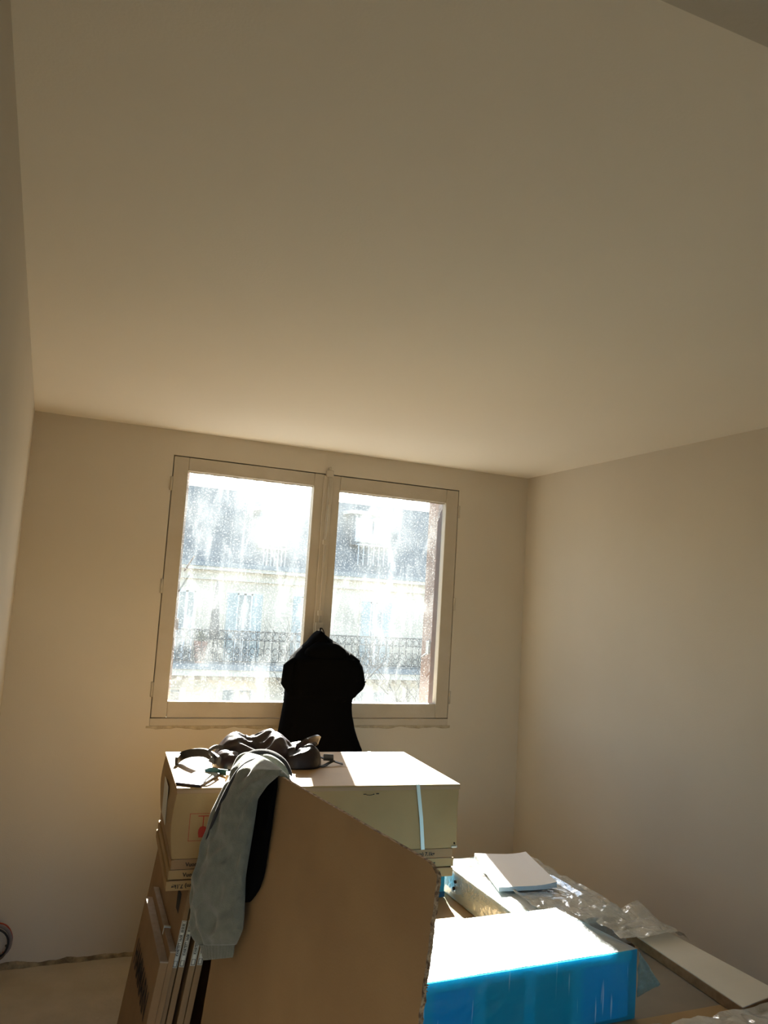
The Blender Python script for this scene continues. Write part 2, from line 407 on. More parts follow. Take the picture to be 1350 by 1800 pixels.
rf = MB().add([(-6, FY, 2.5), (22, FY, 2.5), (22, FY + .9, 4.95), (-6, FY + .9, 4.95), (22, FY + 8, 5.6), (-6, FY + 8, 5.6), (-6, FY + 9, 2.5), (22, FY + 9, 2.5)],
              [(0, 1, 2, 3), (3, 2, 4, 5), (5, 4, 7, 6), (0, 3, 5, 6), (1, 7, 4, 2), (0, 6, 7, 1)])
bp(rf, 'roof', SLATE)
def dormer(x0, x1, z0, z1):
    d = bp(MB().box(x0 - .16, x1 + .16, FY + .1, FY + 1.6, z0 - .1, z1 + .12), 'dormer', SLATE)
    WM[d.name] = wm(bld)
    bp(MB().box(x0 - .30, x1 + .30, FY + .0, FY + 1.7, z1 + .12, z1 + .24), 'pediment', STONE2, d)
    bp(MB().box(x0 - .08, x0, FY + .04, FY + .12, z0, z1).box(x1, x1 + .08, FY + .04, FY + .12, z0, z1).box(x0, x1, FY + .04, FY + .12, z1 - .06, z1).box(x0, x1, FY + .04, FY + .12, z0, z0 + .06), 'window_frame', WHITEP, d)
    xm = (x0 + x1) / 2
    bp(MB().box(x0, xm - .03, FY + .07, FY + .10, z0 + .06, z1 - .06), 'pane', mat('bright_glass', (.75, .78, .8), .1), d)
    bp(MB().box(xm + .03, x1, FY + .07, FY + .10, z0 + .06, z1 - .06), 'pane', MATS['bright_glass'], d)
    g = MB()
    for i in range(7):
        x = x0 + (x1 - x0) * i / 6; g.box(x - .012, x + .012, FY - .12, FY - .09, z0 - .75, z0 - .1)
    g.box(x0 - .05, x1 + .05, FY - .13, FY - .08, z0 - .12, z0 - .08)
    bp(g, 'guard_rail', WHITEP, d)
dormer(6.07, 6.75, 3.25, 4.20); dormer(9.16, 10.23, 3.62, 4.40); dormer(2.6, 3.3, 3.25, 4.2); dormer(13.2, 14.1, 3.4, 4.3)
def french(x0, x1, z1, z0=-.33, shut=True):
    f = bp(MB().box(x0 - .05, x1 + .05, FY - .03, FY + .02, z0, z1 + .05), 'french_window', STONE2); WM[f.name] = wm(bld)
    xa, xb = (x0 + .28 * (x1 - x0), x0 + .72 * (x1 - x0)) if shut else (x0, x1)
    if shut:
        bp(MB().box(x0, xa, FY - .07, FY - .03, z0, z1), 'shutter', SHUTG, f)
        bp(MB().box(xb, x1, FY - .07, FY - .03, z0, z1), 'shutter', SHUTG, f)
    xm = (xa + xb) / 2
    bp(MB().box(xa, xa + .05, FY - .05, FY - .03, z0, z1).box(xb - .05, xb, FY - .05, FY - .03, z0, z1).box(xm - .04, xm + .04, FY - .05, FY - .03, z0, z1).box(xa, xb, FY - .05, FY - .03, z1 - .05, z1).box(xa, xb, FY - .05, FY - .03, .55, .62), 'casement', WHITEP, f)
    for a, b in ((xa + .05, xm - .04), (xm + .04, xb - .05)):
        for c, d in ((z0, .55), (.62, z1 - .05)):
            bp(MB().box(a, b, FY - .04, FY - .03, c, d), 'pane', DARKG, f)
french(5.08, 6.16, 1.72); french(9.43, 10.47, 1.71); french(7.14, 8.1, 1.74); french(3.62, 4.14, 1.72, shut=False); french(12.0, 13.0, 1.72); french(1.2, 2.2, 1.72)
for x0, x1 in ((5.18, 6.05), (9.4, 10.4), (3.0, 3.9), (7.2, 8.1)):
    f = bp(MB().box(x0 - .2, x1 + .2, FY - .03, FY + .02, -3.2, -1.1), 'lower_window', STONE2); WM[f.name] = wm(bld)
    xm = (x0 + x1) / 2
    bp(MB().box(x0, xm - .06, FY - .05, FY - .02, -3.1, -1.16), 'pane', DARKG, f); bp(MB().box(xm + .06, x1, FY - .05, FY - .02, -3.1, -1.16), 'pane', DARKG, f)
bp(MB().box(-6, 22, FY - .85, FY, -.50, -.34), 'balcony_slab', ZINC)
bp(MB().box(-6, 22, FY - .80, FY, -.68, -.50), 'balcony_edge', STONE2)
for i in range(34):
    x = 2.0 + i * .345
    bp(MB().box(x, x + .16, FY - .45, FY, -.84, -.68), 'bracket', STONE2)
# iron railing: rails, bars and scrolls, far too fine to pick apart
RY = FY - .78
rl = MB().box(-6, 22, RY - .025, RY + .025, .60, .64).box(-6, 22, RY - .015, RY + .015, .36, .385).box(-6, 22, RY - .02, RY + .02, -.26, -.23)
x = -1.0
while x < 15.5:
    rl.box(x - .011, x + .011, RY - .011, RY + .011, -.25, .62)
    for zc, r0 in ((.49, .085), (.06, .08), (-.12, .075)):
        pts = [(x + .115 + r0 * math.cos(a), RY, zc + r0 * 1.15 * math.sin(a)) for a in [2 * PI * k / 10 for k in range(11)]]
        rl.tube(pts, .010, 4, cap=False)
    x += .23
rp = bp(rl, 'railing', IRON); rp['kind'] = 'stuff'

par = thing('closed_parasol', 'dark closed parasol standing on the balcony across the street', 'parasol', (4.70, FY - .45, -.335))
MB().tube([(4.70, FY - .45, -.34), (4.66, FY - .45, 2.05)], .022, 6).build('pole', IRON, par, world=True)
MB().tube([(4.695, FY - .45, .35), (4.685, FY - .45, .55), (4.675, FY - .45, 1.2), (4.662, FY - .45, 1.98)], [.13, .15, .11, .03], 8).build('canopy', mat('dark_canvas', (.07, .075, .085), .9), par, world=True)
MB().tube([(4.70, FY - .45, -.34), (4.70, FY - .45, -.26)], [.20, .16], 10).build('base', ZINC, par, world=True)
pot = thing('balcony_pot', 'reddish plant pot on the balcony beside the closed parasol', 'pot', (4.33, FY - .45, -.34))
MB().tube([(4.33, FY - .45, -.34), (4.33, FY - .45, .22), (4.33, FY - .45, .28)], [.13, .2, .21], 12).build('pot_body', mat('terracotta', (.50, .24, .18), .8), pot, world=True)
g = MB()
for i in range(26):
    a = random.random() * 2 * PI; r = .05 + .22 * random.random(); z = .3 + .4 * random.random()
    c = Vector((4.33 + r * math.cos(a), FY - .45 + r * math.sin(a), z)); g.tube([(4.33, FY - .45, .2), (c + Vector((4.33, FY - .45, .2))) / 2 + Vector((0, 0, .06)), c], [.012, .02, .004], 4)
q = g.build('foliage', mat('dull_leaves', (.16, .20, .10), .8), pot, world=True); q['kind'] = 'stuff'

# bare tree in the street
tree = thing('bare_tree', 'bare twiggy tree in the street in front of the building opposite', 'tree', (9.15, 19.5, -9))
tr = MB(); tw = MB()
def branch(p, d, ln, r, depth):
    pts = [p]; q = p.copy(); dd = d.copy()
    for i in range(4):
        dd = (dd + Vector((random.uniform(-.16, .16), random.uniform(-.16, .16), random.uniform(-.06, .14)))).normalized()
        q = q + dd * ln / 4; pts.append(q.copy())
    (tr if depth < 3 else tw).tube(pts, [r, r * .9, r * .8, r * .72, r * .6], 6 if depth < 3 else 4)
    if depth >= 6: return
    for k in range(3 if depth < 5 else 4):
        t_ = random.uniform(.45, 1.0); b = pts[0].lerp(pts[-1], t_) if k else pts[-1]
        nd = (dd + Vector((random.uniform(-.75, .75), random.uniform(-.75, .75), random.uniform(-.25, .5)))).normalized()
        branch(b, nd, ln * random.uniform(.58, .75), r * .58, depth + 1)
branch(Vector((9.15, 19.5, -9)), Vector((0, 0, 1)), 3.9, .12, 0)
BARK = mat('bark', (.13, .10, .08), .9, (.09, .07, .055), 12)
tr.build('trunk', BARK, tree, world=True); q = tw.build('twigs', BARK, tree, world=True); q['kind'] = 'stuff'
structm('street', MB().box(-60, 70, 4.6, 24.0, -9.2, -9), mat('asphalt', (.12, .12, .12), .9, (.16, .16, .155), 3))

# ------------------------------------------------------------------ stack of boxes in front of the window
BR = -0.0742
BX, BY, BZ = .511, 2.987, .752
BW, BD, BH = 1.106, .655, .248
def front(y=-.0012): return lambda x, z, up=1: frameM((x, y, z), (up, 0, 0), (0, 0, up))
FT = front()
def ring_print(mb, x0, x1, z0, z1, t, y=-.0012):
    for a in ((x0, x1, z0, z0 + t), (x0, x1, z1 - t, z1), (x0, x0 + t, z0, z1), (x1 - t, x1, z0, z1)):
        mb.add([(a[0], y, a[2]), (a[1], y, a[2]), (a[1], y, a[3]), (a[0], y, a[3])], [(0, 1, 2, 3)])

big = thing('cardboard_box', 'big flat cardboard box with pale strapping band on top of the stack', 'box', (BX, BY, BZ), BR)
# body with slightly bulging, dented sides
NX, NZ = 24, 8
def dent(p):
    return Vector((fbm((p[0] * 3, p[1] * 3, p[2] * 5 + 3), 1, 2), 0.0, 0)) * .005
b = bmesh.new(); bmesh.ops.create_cube(b, size=1)
bmesh.ops.subdivide_edges(b, edges=b.edges, cuts=9, use_grid_fill=True)
for v in b.verts:
    p = Vector(((v.co.x + .5) * BW, (v.co.y + .5) * BD, (v.co.z + .5) * (BH - .012)))
    k = math.sin(PI * min(1, p.z / (BH - .012)))
    p += dent(p) * k
    if v.co.x < -.49: p.x -= .012 * k
    v.co = p
me = bpy.data.meshes.new('body'); b.to_mesh(me); b.free(); me.materials.append(KRAFT)
o = bpy.data.objects.new('body', me); COL.objects.link(o); o.parent = big
bv = o.modifiers.new('bevel', 'BEVEL'); bv.width = .004; bv.segments = 2; bv.limit_method = 'ANGLE'
MB().box(-.003, BW + .003, -.004, BD * .5 - .002, BH - .006, BH).build('top_flap', KRAFT, big, .002)
MB().box(-.003, BW + .003, BD * .5 + .002, BD + .004, BH - .006, BH).build('top_flap', KRAFT, big, .002)
MB().box(-.002, BW + .002, -.003, .001, BH - .020, BH - .006).build('folded_lip', mat('kraft_fold', (.34, .22, .13), .8), big, .0015)
st = MB().loft([[(x, y, z) for x, y, z in r] for r in (
    [(.953, -.004, 0), (.968, -.004, 0), (.968, -.0025, 0), (.953, -.0025, 0)],
    [(.938, -.007, .12), (.953, -.007, .12), (.953, -.0055, .12), (.938, -.0055, .12)],
    [(.917, -.0065, BH), (.932, -.0065, BH), (.932, -.005, BH), (.917, -.005, BH)],
    [(.917, -.005, BH + .0015), (.932, -.005, BH + .0015), (.932, -.004, BH + .0005), (.917, -.004, BH + .0005)],
    [(.925, BD + .005, BH + .0015), (.940, BD + .005, BH + .0015), (.940, BD + .004, BH + .0005), (.925, BD + .004, BH + .0005)],
    [(.930, BD + .006, 0), (.945, BD + .006, 0), (.945, BD + .0045, 0), (.930, BD + .0045, 0)])])
tag(st.build('strapping_band', STRAPM, big), 'pale grey-green plastic strapping band')
MB().box(-.0155, -.0135, .22, .40, .06, .20).build('side_label', LABELW, big)
pr = MB(); ring_print(pr, .052, .150, .062, .158, .0016); pr.build('print_frame', REDINK, big)
gp = MB()
def disc(pts, y=-.0014): gp.add([(x, y, z) for x, z in pts], [tuple(range(len(pts)))])
cx = .101
disc([(cx - .019, .150), (cx + .019, .150), (cx + .019, .147), (cx - .019, .147)])
disc([(cx - .0016, .148), (cx + .0016, .148), (cx + .0016, .112), (cx - .0016, .112)])
disc([(cx - .013, .074), (cx + .015, .074), (cx + .017, .090), (cx + .016, .101), (cx + .010, .110), (cx, .1145), (cx - .010, .110), (cx - .015, .101), (cx - .016, .090)])
tag(gp.build('fragile_glass_print', REDINK, big, fixn=False), 'red upside-down wine glass symbol')
hm = MB()
for a in ((.700, .712, .214, .217), (.741, .745, .213, .217), (.752, .764, .215, .219)): hm.add([(a[0], -.006, a[2]), (a[1], -.006, a[2]), (a[1], -.006, a[3]), (a[0], -.006, a[3])], [(0, 1, 2, 3)])
hm.tube([(.712, -.006, .2135), (.727, -.0065, .2115), (.741, -.006, .2145)], .0012, 5)
hm.build('hand_slot_marks', BLACKINK, big)
MB().box(1.082, 1.106, -.006, .01, .002, .010, Matrix.Rotation(.0, 4, 'Y')).build('torn_corner', LABELW, big, .002)
MB().tube([(1.094, -.004, .020), (1.094, -.008, .022)], [.004, .002], 8).build('corner_mark', BLACKINK, big)

TH = .0345
for i, (dx, dw, txt_l, txt_r, upl, upr, lab) in enumerate((
        (.0, 1.092, 'Vuonnna', '16mm (58mm) 7.1kg', 1, 1, 'thin brown flat box directly under the big strapped box'),
        (-.006, 1.104, 'Vuonnna', '16mm (58mm) 7.1kg', 1, 1, 'middle one of the three thin brown flat boxes'),
        (-.012, 1.106, '16mm (58mm) 7.1kg', 'Vuonnna', -1, -1, 'lowest of the three thin brown flat boxes, its print upside down'))):
    z = BZ - TH * (i + 1) - .0015 * i
    t = thing('flat_box', lab, 'box', (BX + dx, BY + .004 * (i % 2) - dx * BR, z), BR, 'thin flat boxes under the big box')
    MB().box(0, dw, 0, BD - .01, 0, TH - .001).build('body', KRAFT2 if i == 0 else KRAFT, t, .0025)
    MB().box(.01, dw - .01, -.0008, .002, TH * .93, TH * .985).build('flap_edge', mat('kraft_fold', (.34, .22, .13), .8), t)
    text(txt_l, 'lettering', .019, BLACKINK, t, FT(.085 if i < 2 else .10, TH * .46, upl), 1.0, .0006)
    text(txt_r, 'lettering', .019, BLACKINK, t, FT(dw - (.16 if i < 2 else .085), TH * .46, upr), 1.0, .0006)
tb0 = BZ - 3 * TH - .004

# flat packs standing on edge, all leaning the same way
PACK = {}
def flat_pack(lab, x47, thick, ztop, yfront, depth, m, label=False):
    lean = .139
    t = thing('flat_pack', lab, 'flat pack', (round(x47 - .14 * .47, 4), yfront, 0), rot=(0, lean, -.035), group='flat packs standing on edge')
    hgt = ztop / math.cos(lean) - thick * math.tan(lean) * .5
    MB().box(0, thick, 0, depth, -.188, hgt).build('body', m, t, .002)
    MB().box(-.0006, thick + .0006, -.0006, depth + .0006, hgt - .004, hgt + .0008).build('top_edge', KRAFTEDGE, t, .001)
    if label:
        z0, z1 = .427, .580; xa, xb = thick * .5 - .0085, thick * .5 + .0085
        l = MB().box(xa, xb, -.0016, -.0004, z0, z1).build('end_label', LABELW, t)
        pr = MB()
        ring_print(pr, xa + .0015, xb - .0015, z0 + .002, z1 - .002, .0011, -.0021)
        ring_print(pr, xa + .0028, xb - .0028, z0 + .004, z0 + .022, .0012, -.0021)
        for k in range(9):
            zz = z1 - .010 - k * .0034
            pr.add([(xa + .004, -.0021, zz), (xb - .004, -.0021, zz), (xb - .004, -.0021, zz + (.0022 if k % 3 else .0012)), (xa + .004, -.0021, zz + (.0022 if k % 3 else .0012))], [(0, 1, 2, 3)])
        pr.build('label_print', BLACKINK, l)
        q = text('KVARTETT 16x58', 'lettering', .0125, BLACKINK, l, frameM((thick * .5, -.0022, (z0 + z1) / 2 - .004), (0, 0, 1), (-1, 0, 0)), .72, .0004)
    return t
A = flat_pack('lowest leaning flat pack, big dark letters on its brown side', .484, .027, .464, 2.868, .60, KRAFT2)
text('HAMMARN', 'lettering', .125, BLACKINK, A, frameM((-.0014, .30, .285), (0, -1, 0), (0, 0, 1)), .75, .004)
text('PH', 'lettering', .09, BLACKINK, A, frameM((-.0014, .12, .12), (0, -1, 0), (0, 0, 1)), .9, .004)
Bp = flat_pack('leaning flat pack with a greyish top between the lettered pack and taller ones', .5125, .020, .490, 2.874, .62, KRAFT2)
MB().box(-.0008, .0230, .20, .212, .470, .4985).build('glint_strip', STRAPM, Bp)  # pale strip set on the top edge in place of a sun glint
Cp = flat_pack('flat pack with a dark patch on its broad side', .5365, .018, .688, 2.905, .85, KRAFT2, True)
MB().add([(-.0012, .10, .632), (-.0012, .19, .632), (-.0012, .15, .570), (-.0012, .085, .570)], [(0, 1, 2, 3)]).build('dark_patch', BLACKINK, Cp, fixn=False)  # dark four-sided patch on the broad side
flat_pack('flat pack with end label, second of the labelled ones from the lettered pack', .559, .020, .688, 2.905, .85, KRAFT2, True)
flat_pack('flat pack with end label, third of the labelled ones from the lettered pack', .596, .021, .688, 2.905, .85, KRAFT2, True)
flat_pack('flat pack with end label, nearest of the labelled ones to the big leaning board', .620, .021, .688, 2.905, .85, KRAFT2, True)

t = thing('support_carton', 'tall brown carton holding up the thin flat boxes behind the board', 'box', (.632, 2.60, 0), 0)
MB().box(0, .62, 0, .90, 0, .790).build('body', KRAFT2, t, .004)
MB().box(.01, .61, -.001, .003, .40, .43).build('tape', KRAFT, t)
MB().box(.005, .615, .005, .895, .790, .7935).build('top_flap', KRAFT, t)

# ------------------------------------------------------------------ the big leaning board
HB = mat('brown_hardboard', (.35, .232, .122), .8, (.31, .20, .105), 3.5, bump=.06, bscale=150)
CHIP = mat('chipboard_edge', (.50, .36, .22), .95, (.16, .09, .05), 90, bump=1.0, bscale=140)
PT = Vector((.728, 2.89, 1.125)); PN = Vector((.872, 1.645, 1.125)); K = .1
eu = (PN - PT); LU = eu.length; eu = eu / LU
ev = Vector((-K, 0, -1)); ev = (ev - eu * ev.dot(eu)); LV = 1.407 / -ev.normalized().z; ev = ev.normalized()
ew = eu.cross(ev)
if ew.x < 0: ew = -ew
board = thing('leaning_board', 'large bare brown wood board leaning in front of the stacked boxes', 'board', tuple(PT + ev * LV))
outl = [(0, 0)]
outl += [(LU * i / 20, 0) for i in range(1, 20)] + [(LU - .055, 0), (LU - .03, .004), (LU - .004, .018)]
vv = .024
while vv < LV:
    outl.append((LU + .004 * fbm((vv * 45, 1.7, 0), 1, 3) - .002, vv)); vv += .006
outl += [(LU, LV), (0, LV)]
THK = .012
va = [PT + eu * a + ev * b_ for a, b_ in outl]; vb = [q + ew * (THK + .0) for q in va]
n = len(va); me = bpy.data.meshes.new('panel')
inv = wm(board).inverted()
faces = [tuple(range(n)), tuple(range(2 * n - 1, n - 1, -1))] + [(i, i + n, (i + 1) % n + n, (i + 1) % n) for i in range(n)]
me.from_pydata([tuple(inv @ q) for q in va + vb], [], faces)
me.materials.append(HB); me.materials.append(CHIP)
for p in me.polygons:
    if p.index > 1: p.material_index = 1
bm = bmesh.new(); bm.from_mesh(me); bmesh.ops.recalc_face_normals(bm, faces=bm.faces); bm.to_mesh(me); bm.free()
o = bpy.data.objects.new('panel', me); COL.objects.link(o); o.parent = board
# splinters standing out of the broken vertical edge
sp = MB()
for i in range(70):
    v_ = random.uniform(.03, LV - .1); c = PT + eu * (LU - .001) + ev * v_ + ew * random.uniform(0, THK)
    d = eu * random.uniform(.002, .007) + ev * random.uniform(-.006, .006) + ew * random.uniform(-.002, .002)
    sp.tube([c - d * .3, c + d], [.0016, .0005], 4)
q = sp.build('splinters', CHIP, board, world=True); q['kind'] = 'stuff'
def on_board(px, py, off=0.0):
    d = ray(px, py); nrm = -ew
    tt = ((PT - CAMP).dot(nrm) + off) / d.dot(nrm)
    return CAMP + d * tt

# ------------------------------------------------------------------ grey sweatshirt thrown over the board's far corner
GREY = mat('grey_sweat_fabric', (.185, .195, .165), .95, (.15, .16, .135), 40, bump=.25, bscale=260, sheen=.4, spec=.1)
CHAR = mat('charcoal_lining', (.030, .030, .034), .95, bump=.2, bscale=200, sheen=.15, spec=.1)
sw = thing('sweatshirt', 'grey and black sweatshirt thrown over the corner of the brown board', 'sweatshirt', tuple(PT))
def side_pts(py, xl, xr, off, ylf):
    R_ = on_board(xr, py, off); Lp = aty(xl, py, ylf); return Lp, R_
prof = [(1352, 413, 497, .026, 2.874), (1364, 411, 489, .026, 2.872), (1380, 402, 470, .026, 2.87), (1404, 390, 453, .026, 2.865), (1434, 375, 449, .026, 2.86), (1460, 366, 445, .026, 2.86),
        (1485, 357, 441, .026, 2.855), (1514, 352, 436, .026, 2.85), (1542, 342, 432, .026, 2.85), (1571, 337, 431, .026, 2.85), (1592, 339, 430, .026, 2.85), (1612, 338, 429, .026, 2.85),
        (1633, 339, 427, .026, 2.85), (1650, 345, 420, .026, 2.845), (1662, 352, 414, .024, 2.84)]
def interp_rows(rows_, n_):
    out = []
    for i in range(n_):
        t_ = i / (n_ - 1) * (len(rows_) - 1); k = min(int(t_), len(rows_) - 2); f_ = t_ - k
        f2 = f_ * f_ * (3 - 2 * f_) * .5 + f_ * .5
        out.append([a + (b_ - a) * f2 for a, b_ in zip(rows_[k], rows_[k + 1])])
    return out
def flat_rings(rows_, n_rows, n_seg, th, wr, seed, th_back=.35):
    rings = []
    for i, (py, xl, xr, off, yl) in enumerate(interp_rows(rows_, n_rows)):
        Lp, Rp = side_pts(py, xl, xr, off, yl)
        c = (Lp + Rp) / 2; h = (Rp - Lp) / 2; ax = h.normalized()
        nn = (CAMP - c).normalized(); nn = (nn - ax * nn.dot(ax)).normalized()
        ring = []
        for j in range(n_seg):
            a = 2 * PI * j / n_seg; ca, sa = math.cos(a), math.sin(a)
            e = abs(sa) ** .8 * (1 if sa > 0 else -th_back)
            p = c + h * (abs(ca) ** .9 * (1 if ca > 0 else -1)) + nn * (th * e)
            if sa > -.1:
                u_ = py / 60.0; v_ = ca * 1.5
                rid = 1 - abs(fbm((u_ * .9 + v_ * 1.3, v_ * 1.1 - u_ * .5, seed), 1, 2)) * 1.8
                p += nn * (wr * (rid - .4) * max(0, sa) ** .5)
            ring.append(p)
        rings.append(ring)
    return rings
rings = flat_rings(prof, 60, 36, .034, .024, 3.1)
# carry the sleeve over the top edge of the board and down behind it
def over_ring(pl, prr, bul, up):
    c = (pl + prr) / 2; h = (prr - pl) / 2; ax = h.normalized(); nn = (up - ax * up.dot(ax)).normalized()
    return [c + h * (abs(math.cos(2 * PI * j / 36)) ** .9 * (1 if math.cos(2 * PI * j / 36) > 0 else -1)) + nn * (bul * (abs(math.sin(2 * PI * j / 36)) ** .8) * (1 if math.sin(2 * PI * j / 36) > 0 else -.35)) for j in range(36)]
e0, e1 = PT + eu * .03, PT + eu * .33          # where it crosses the edge
Zv = Vector((0, 0, 1)); tocam = (CAMP - PT).normalized()
top_rings = [over_ring(e0 + ew * .085 + Zv * -.16, e1 + ew * .085 + Zv * -.10, .018, ew),
             over_ring(e0 + ew * .055 + Zv * -.03, e1 + ew * .05 + Zv * -.03, .022, ew + Zv * .4),
             over_ring(e0 + ew * .006 + Zv * .016, e1 + ew * .010 + Zv * .010, .024, Zv),
             over_ring(e0 - ew * .020 + Zv * .006 - eu * .01, e1 - ew * .018 - Zv * .004 - eu * .01, .024, (Zv + tocam).normalized())]
MB().loft(top_rings + rings).build('sleeve', GREY, sw, smooth=True, sub=1, world=True)
# ribbed cuff
cr = []
cuff = interp_rows([(1660, 352, 415, .024, 2.84), (1668, 355, 412, .024, 2.838), (1680, 357, 411, .024, 2.836), (1688, 360, 409, .024, 2.834)], 8)
for (py, xl, xr, off, yl) in cuff:
    Lp = aty(xl, py + .03 * (380 - xl) * 0, yl); Rp = on_board(xr, py - 5, off)
    c = (Lp + Rp) / 2; h = (Rp - Lp) / 2; ax = h.normalized(); nn = (CAMP - c).normalized(); nn = (nn - ax * nn.dot(ax)).normalized()
    cr.append([c + h * math.cos(2 * PI * j / 96) + nn * (.020 * math.sin(2 * PI * j / 96) * (1 if j < 48 else .4) * (1 + .10 * math.cos(2 * PI * j / 3))) for j in range(96)])
tag(MB().loft(cr).build('cuff', GREY, sw, smooth=True, world=True), 'ribbed grey cuff')
# black body of the garment lying flat against the board
bl_r = [(500, 1352, 520, 1372), (462, 1382, 489, 1384), (448, 1409, 484, 1409), (444, 1440, 480, 1440), (440, 1468, 476, 1468), (436, 1500, 471, 1500), (430, 1530, 467, 1530), (428, 1560, 460, 1562), (424, 1588, 440, 1587)]
grid = []
for i, (a, b_, c_, d_) in enumerate(bl_r):
    row = []
    for j in range(9):
        f_ = j / 8; o_ = .016 + .006 * math.sin(f_ * 7 + i * .6)
        if j == 8: o_ = .006
        row.append(on_board(a - 8 + (c_ - a + 8) * f_, b_ + (d_ - b_) * f_, o_) if i else e0.lerp(e1, .35 + .65 * f_) - ew * .012 + Zv * .008)
    grid.append(row)
tag(MB().sheet(grid, .008).build('body_panel', BLACKC, sw, smooth=True, sub=1, world=True), 'black cloth hanging under the sleeve')
# bundled folds over the top, edges facing the window
def px_arc(pts, Y0, r, m, name, flat=.5):
    P = [aty(x, y, Y_) for x, y, Y_ in pts]
    Q = []
    for i in range(len(P) - 1):
        for k in range(5):
            t_ = k / 5; p0 = P[max(i - 1, 0)]; p1 = P[i]; p2 = P[i + 1]; p3 = P[min(i + 2, len(P) - 1)]
            Q.append(.5 * ((2 * p1) + (p2 - p0) * t_ + (2 * p0 - 5 * p1 + 4 * p2 - p3) * t_ ** 2 + (3 * p1 - p0 - 3 * p2 + p3) * t_ ** 3))
    Q.append(P[-1])
    nq = len(Q)
    rr = [((r * (.12 + .88 * math.sin(PI * i / (nq - 1)) ** .6)), r * flat * (.15 + .85 * math.sin(PI * i / (nq - 1)) ** .6)) for i in range(nq)]
    return MB().tube(Q, rr, 12).build(name, m, sw, smooth=True, world=True)
px_arc([(372, 1440, 2.895), (396, 1392, 2.895), (416, 1350, 2.89), (438, 1327, 2.87), (470, 1324, 2.82), (497, 1338, 2.75), (513, 1364, 2.71)], 0, .016, CHAR, 'fold', .6)
px_arc([(362, 1476, 2.81), (373, 1448, 2.80), (386, 1416, 2.79), (403, 1382, 2.78), (421, 1353, 2.76), (443, 1337, 2.74), (466, 1334, 2.72)], 0, .0125, CHAR, 'fold', .5)
px_arc([(388, 1412, 2.885), (410, 1370, 2.88), (436, 1340, 2.86), (468, 1331, 2.80), (495, 1346, 2.73), (509, 1369, 2.70)], 0, .013, GREY, 'fold', .6)
px_arc([(370, 1446, 2.915), (393, 1396, 2.915), (412, 1350, 2.91), (424, 1330, 2.90), (446, 1326, 2.88), (470, 1330, 2.84)], 0, .014, GREY, 'fold', .6)

# ------------------------------------------------------------------ things on the big box
ZT = BZ + BH
NYL = mat('maroon_nylon', (.016, .006, .008), .34, (.010, .004, .006), 14, bump=.2, bscale=30, spec=.6)
WEB = mat('dark_webbing', (.03, .028, .026), .6, bump=.3, bscale=220)
bag = thing('backpack', 'dark maroon backpack slumped on the big strapped box', 'backpack', (.93, 3.36, ZT))
def blob(cx, cy, rx, ry, hfun, seed, nr=26, ns=64, wr=.02, z0=ZT + .001):
    rings = []
    for i in range(nr + 1):
        t_ = i / nr; ph = t_ * PI / 2
        ring = []
        for j in range(ns):
            a = 2 * PI * j / ns
            cr_ = max(.02, math.cos(ph) ** .55); hh = math.sin(ph) ** .8
            x = cx + rx * cr_ * abs(math.cos(a)) ** .8 * (1 if math.cos(a) > 0 else -1)
            y = cy + ry * cr_ * abs(math.sin(a)) ** .8 * (1 if math.sin(a) > 0 else -1)
            z = hfun((x - cx) / rx, (y - cy) / ry) * hh
            rid = 1 - 2.2 * abs(fbm((x * 5 + seed, y * 9, z * 6), 1.2, 3))
            z += wr * rid * hh; x += wr * .5 * fbm((x * 8, y * 8 + seed, z * 9), 1, 2); y += wr * .5 * fbm((x * 8 + 5, y * 8, z * 9 + seed), 1, 2)
            ring.append((x, y, z0 + max(0, z)))
        rings.append(ring)
    return MB().loft(rings)
def hb_(u, v):
    return .075 + .030 * math.exp(-((u + .55) / .3) ** 2) + .035 * math.exp(-((u - .42) / .28) ** 2) + .012 * v
blob(.895, 3.385, .185, .125, hb_, 2.3, wr=.022).build('body', NYL, bag, smooth=True, world=True)
blob(1.06, 3.33, .095, .105, lambda u, v: .075 + .012 * u, 7.7, wr=.012).build('side_pocket', mat('black_nylon', (.014, .010, .012), .45, bump=.2, bscale=40), bag, smooth=True, world=True)
blob(.76, 3.30, .06, .075, lambda u, v: .060, 5.1, nr=16, ns=40, wr=.010).build('front_pocket', NYL, bag, smooth=True, world=True)
def ribbon(pts, wdt, thk, m, name, parent, up=Vector((0, 0, 1))):
    P = [Vector(p) for p in pts]; Q = []
    for i in range(len(P) - 1):
        for k in range(6):
            t_ = k / 6; p0 = P[max(i - 1, 0)]; p1 = P[i]; p2 = P[i + 1]; p3 = P[min(i + 2, len(P) - 1)]
            Q.append(.5 * ((2 * p1) + (p2 - p0) * t_ + (2 * p0 - 5 * p1 + 4 * p2 - p3) * t_ ** 2 + (3 * p1 - p0 - 3 * p2 + p3) * t_ ** 3))
    Q.append(P[-1]); rings = []
    for i, p in enumerate(Q):
        d = (Q[min(i + 1, len(Q) - 1)] - Q[max(i - 1, 0)]).normalized(); s_ = d.cross(up).normalized(); u_ = s_.cross(d).normalized()
        a, b_ = u_ * wdt / 2, s_ * thk / 2
        rings.append([p + a + b_, p - a + b_, p - a - b_, p + a - b_])
    return MB().loft(rings).build(name, m, parent, smooth=False, world=True)
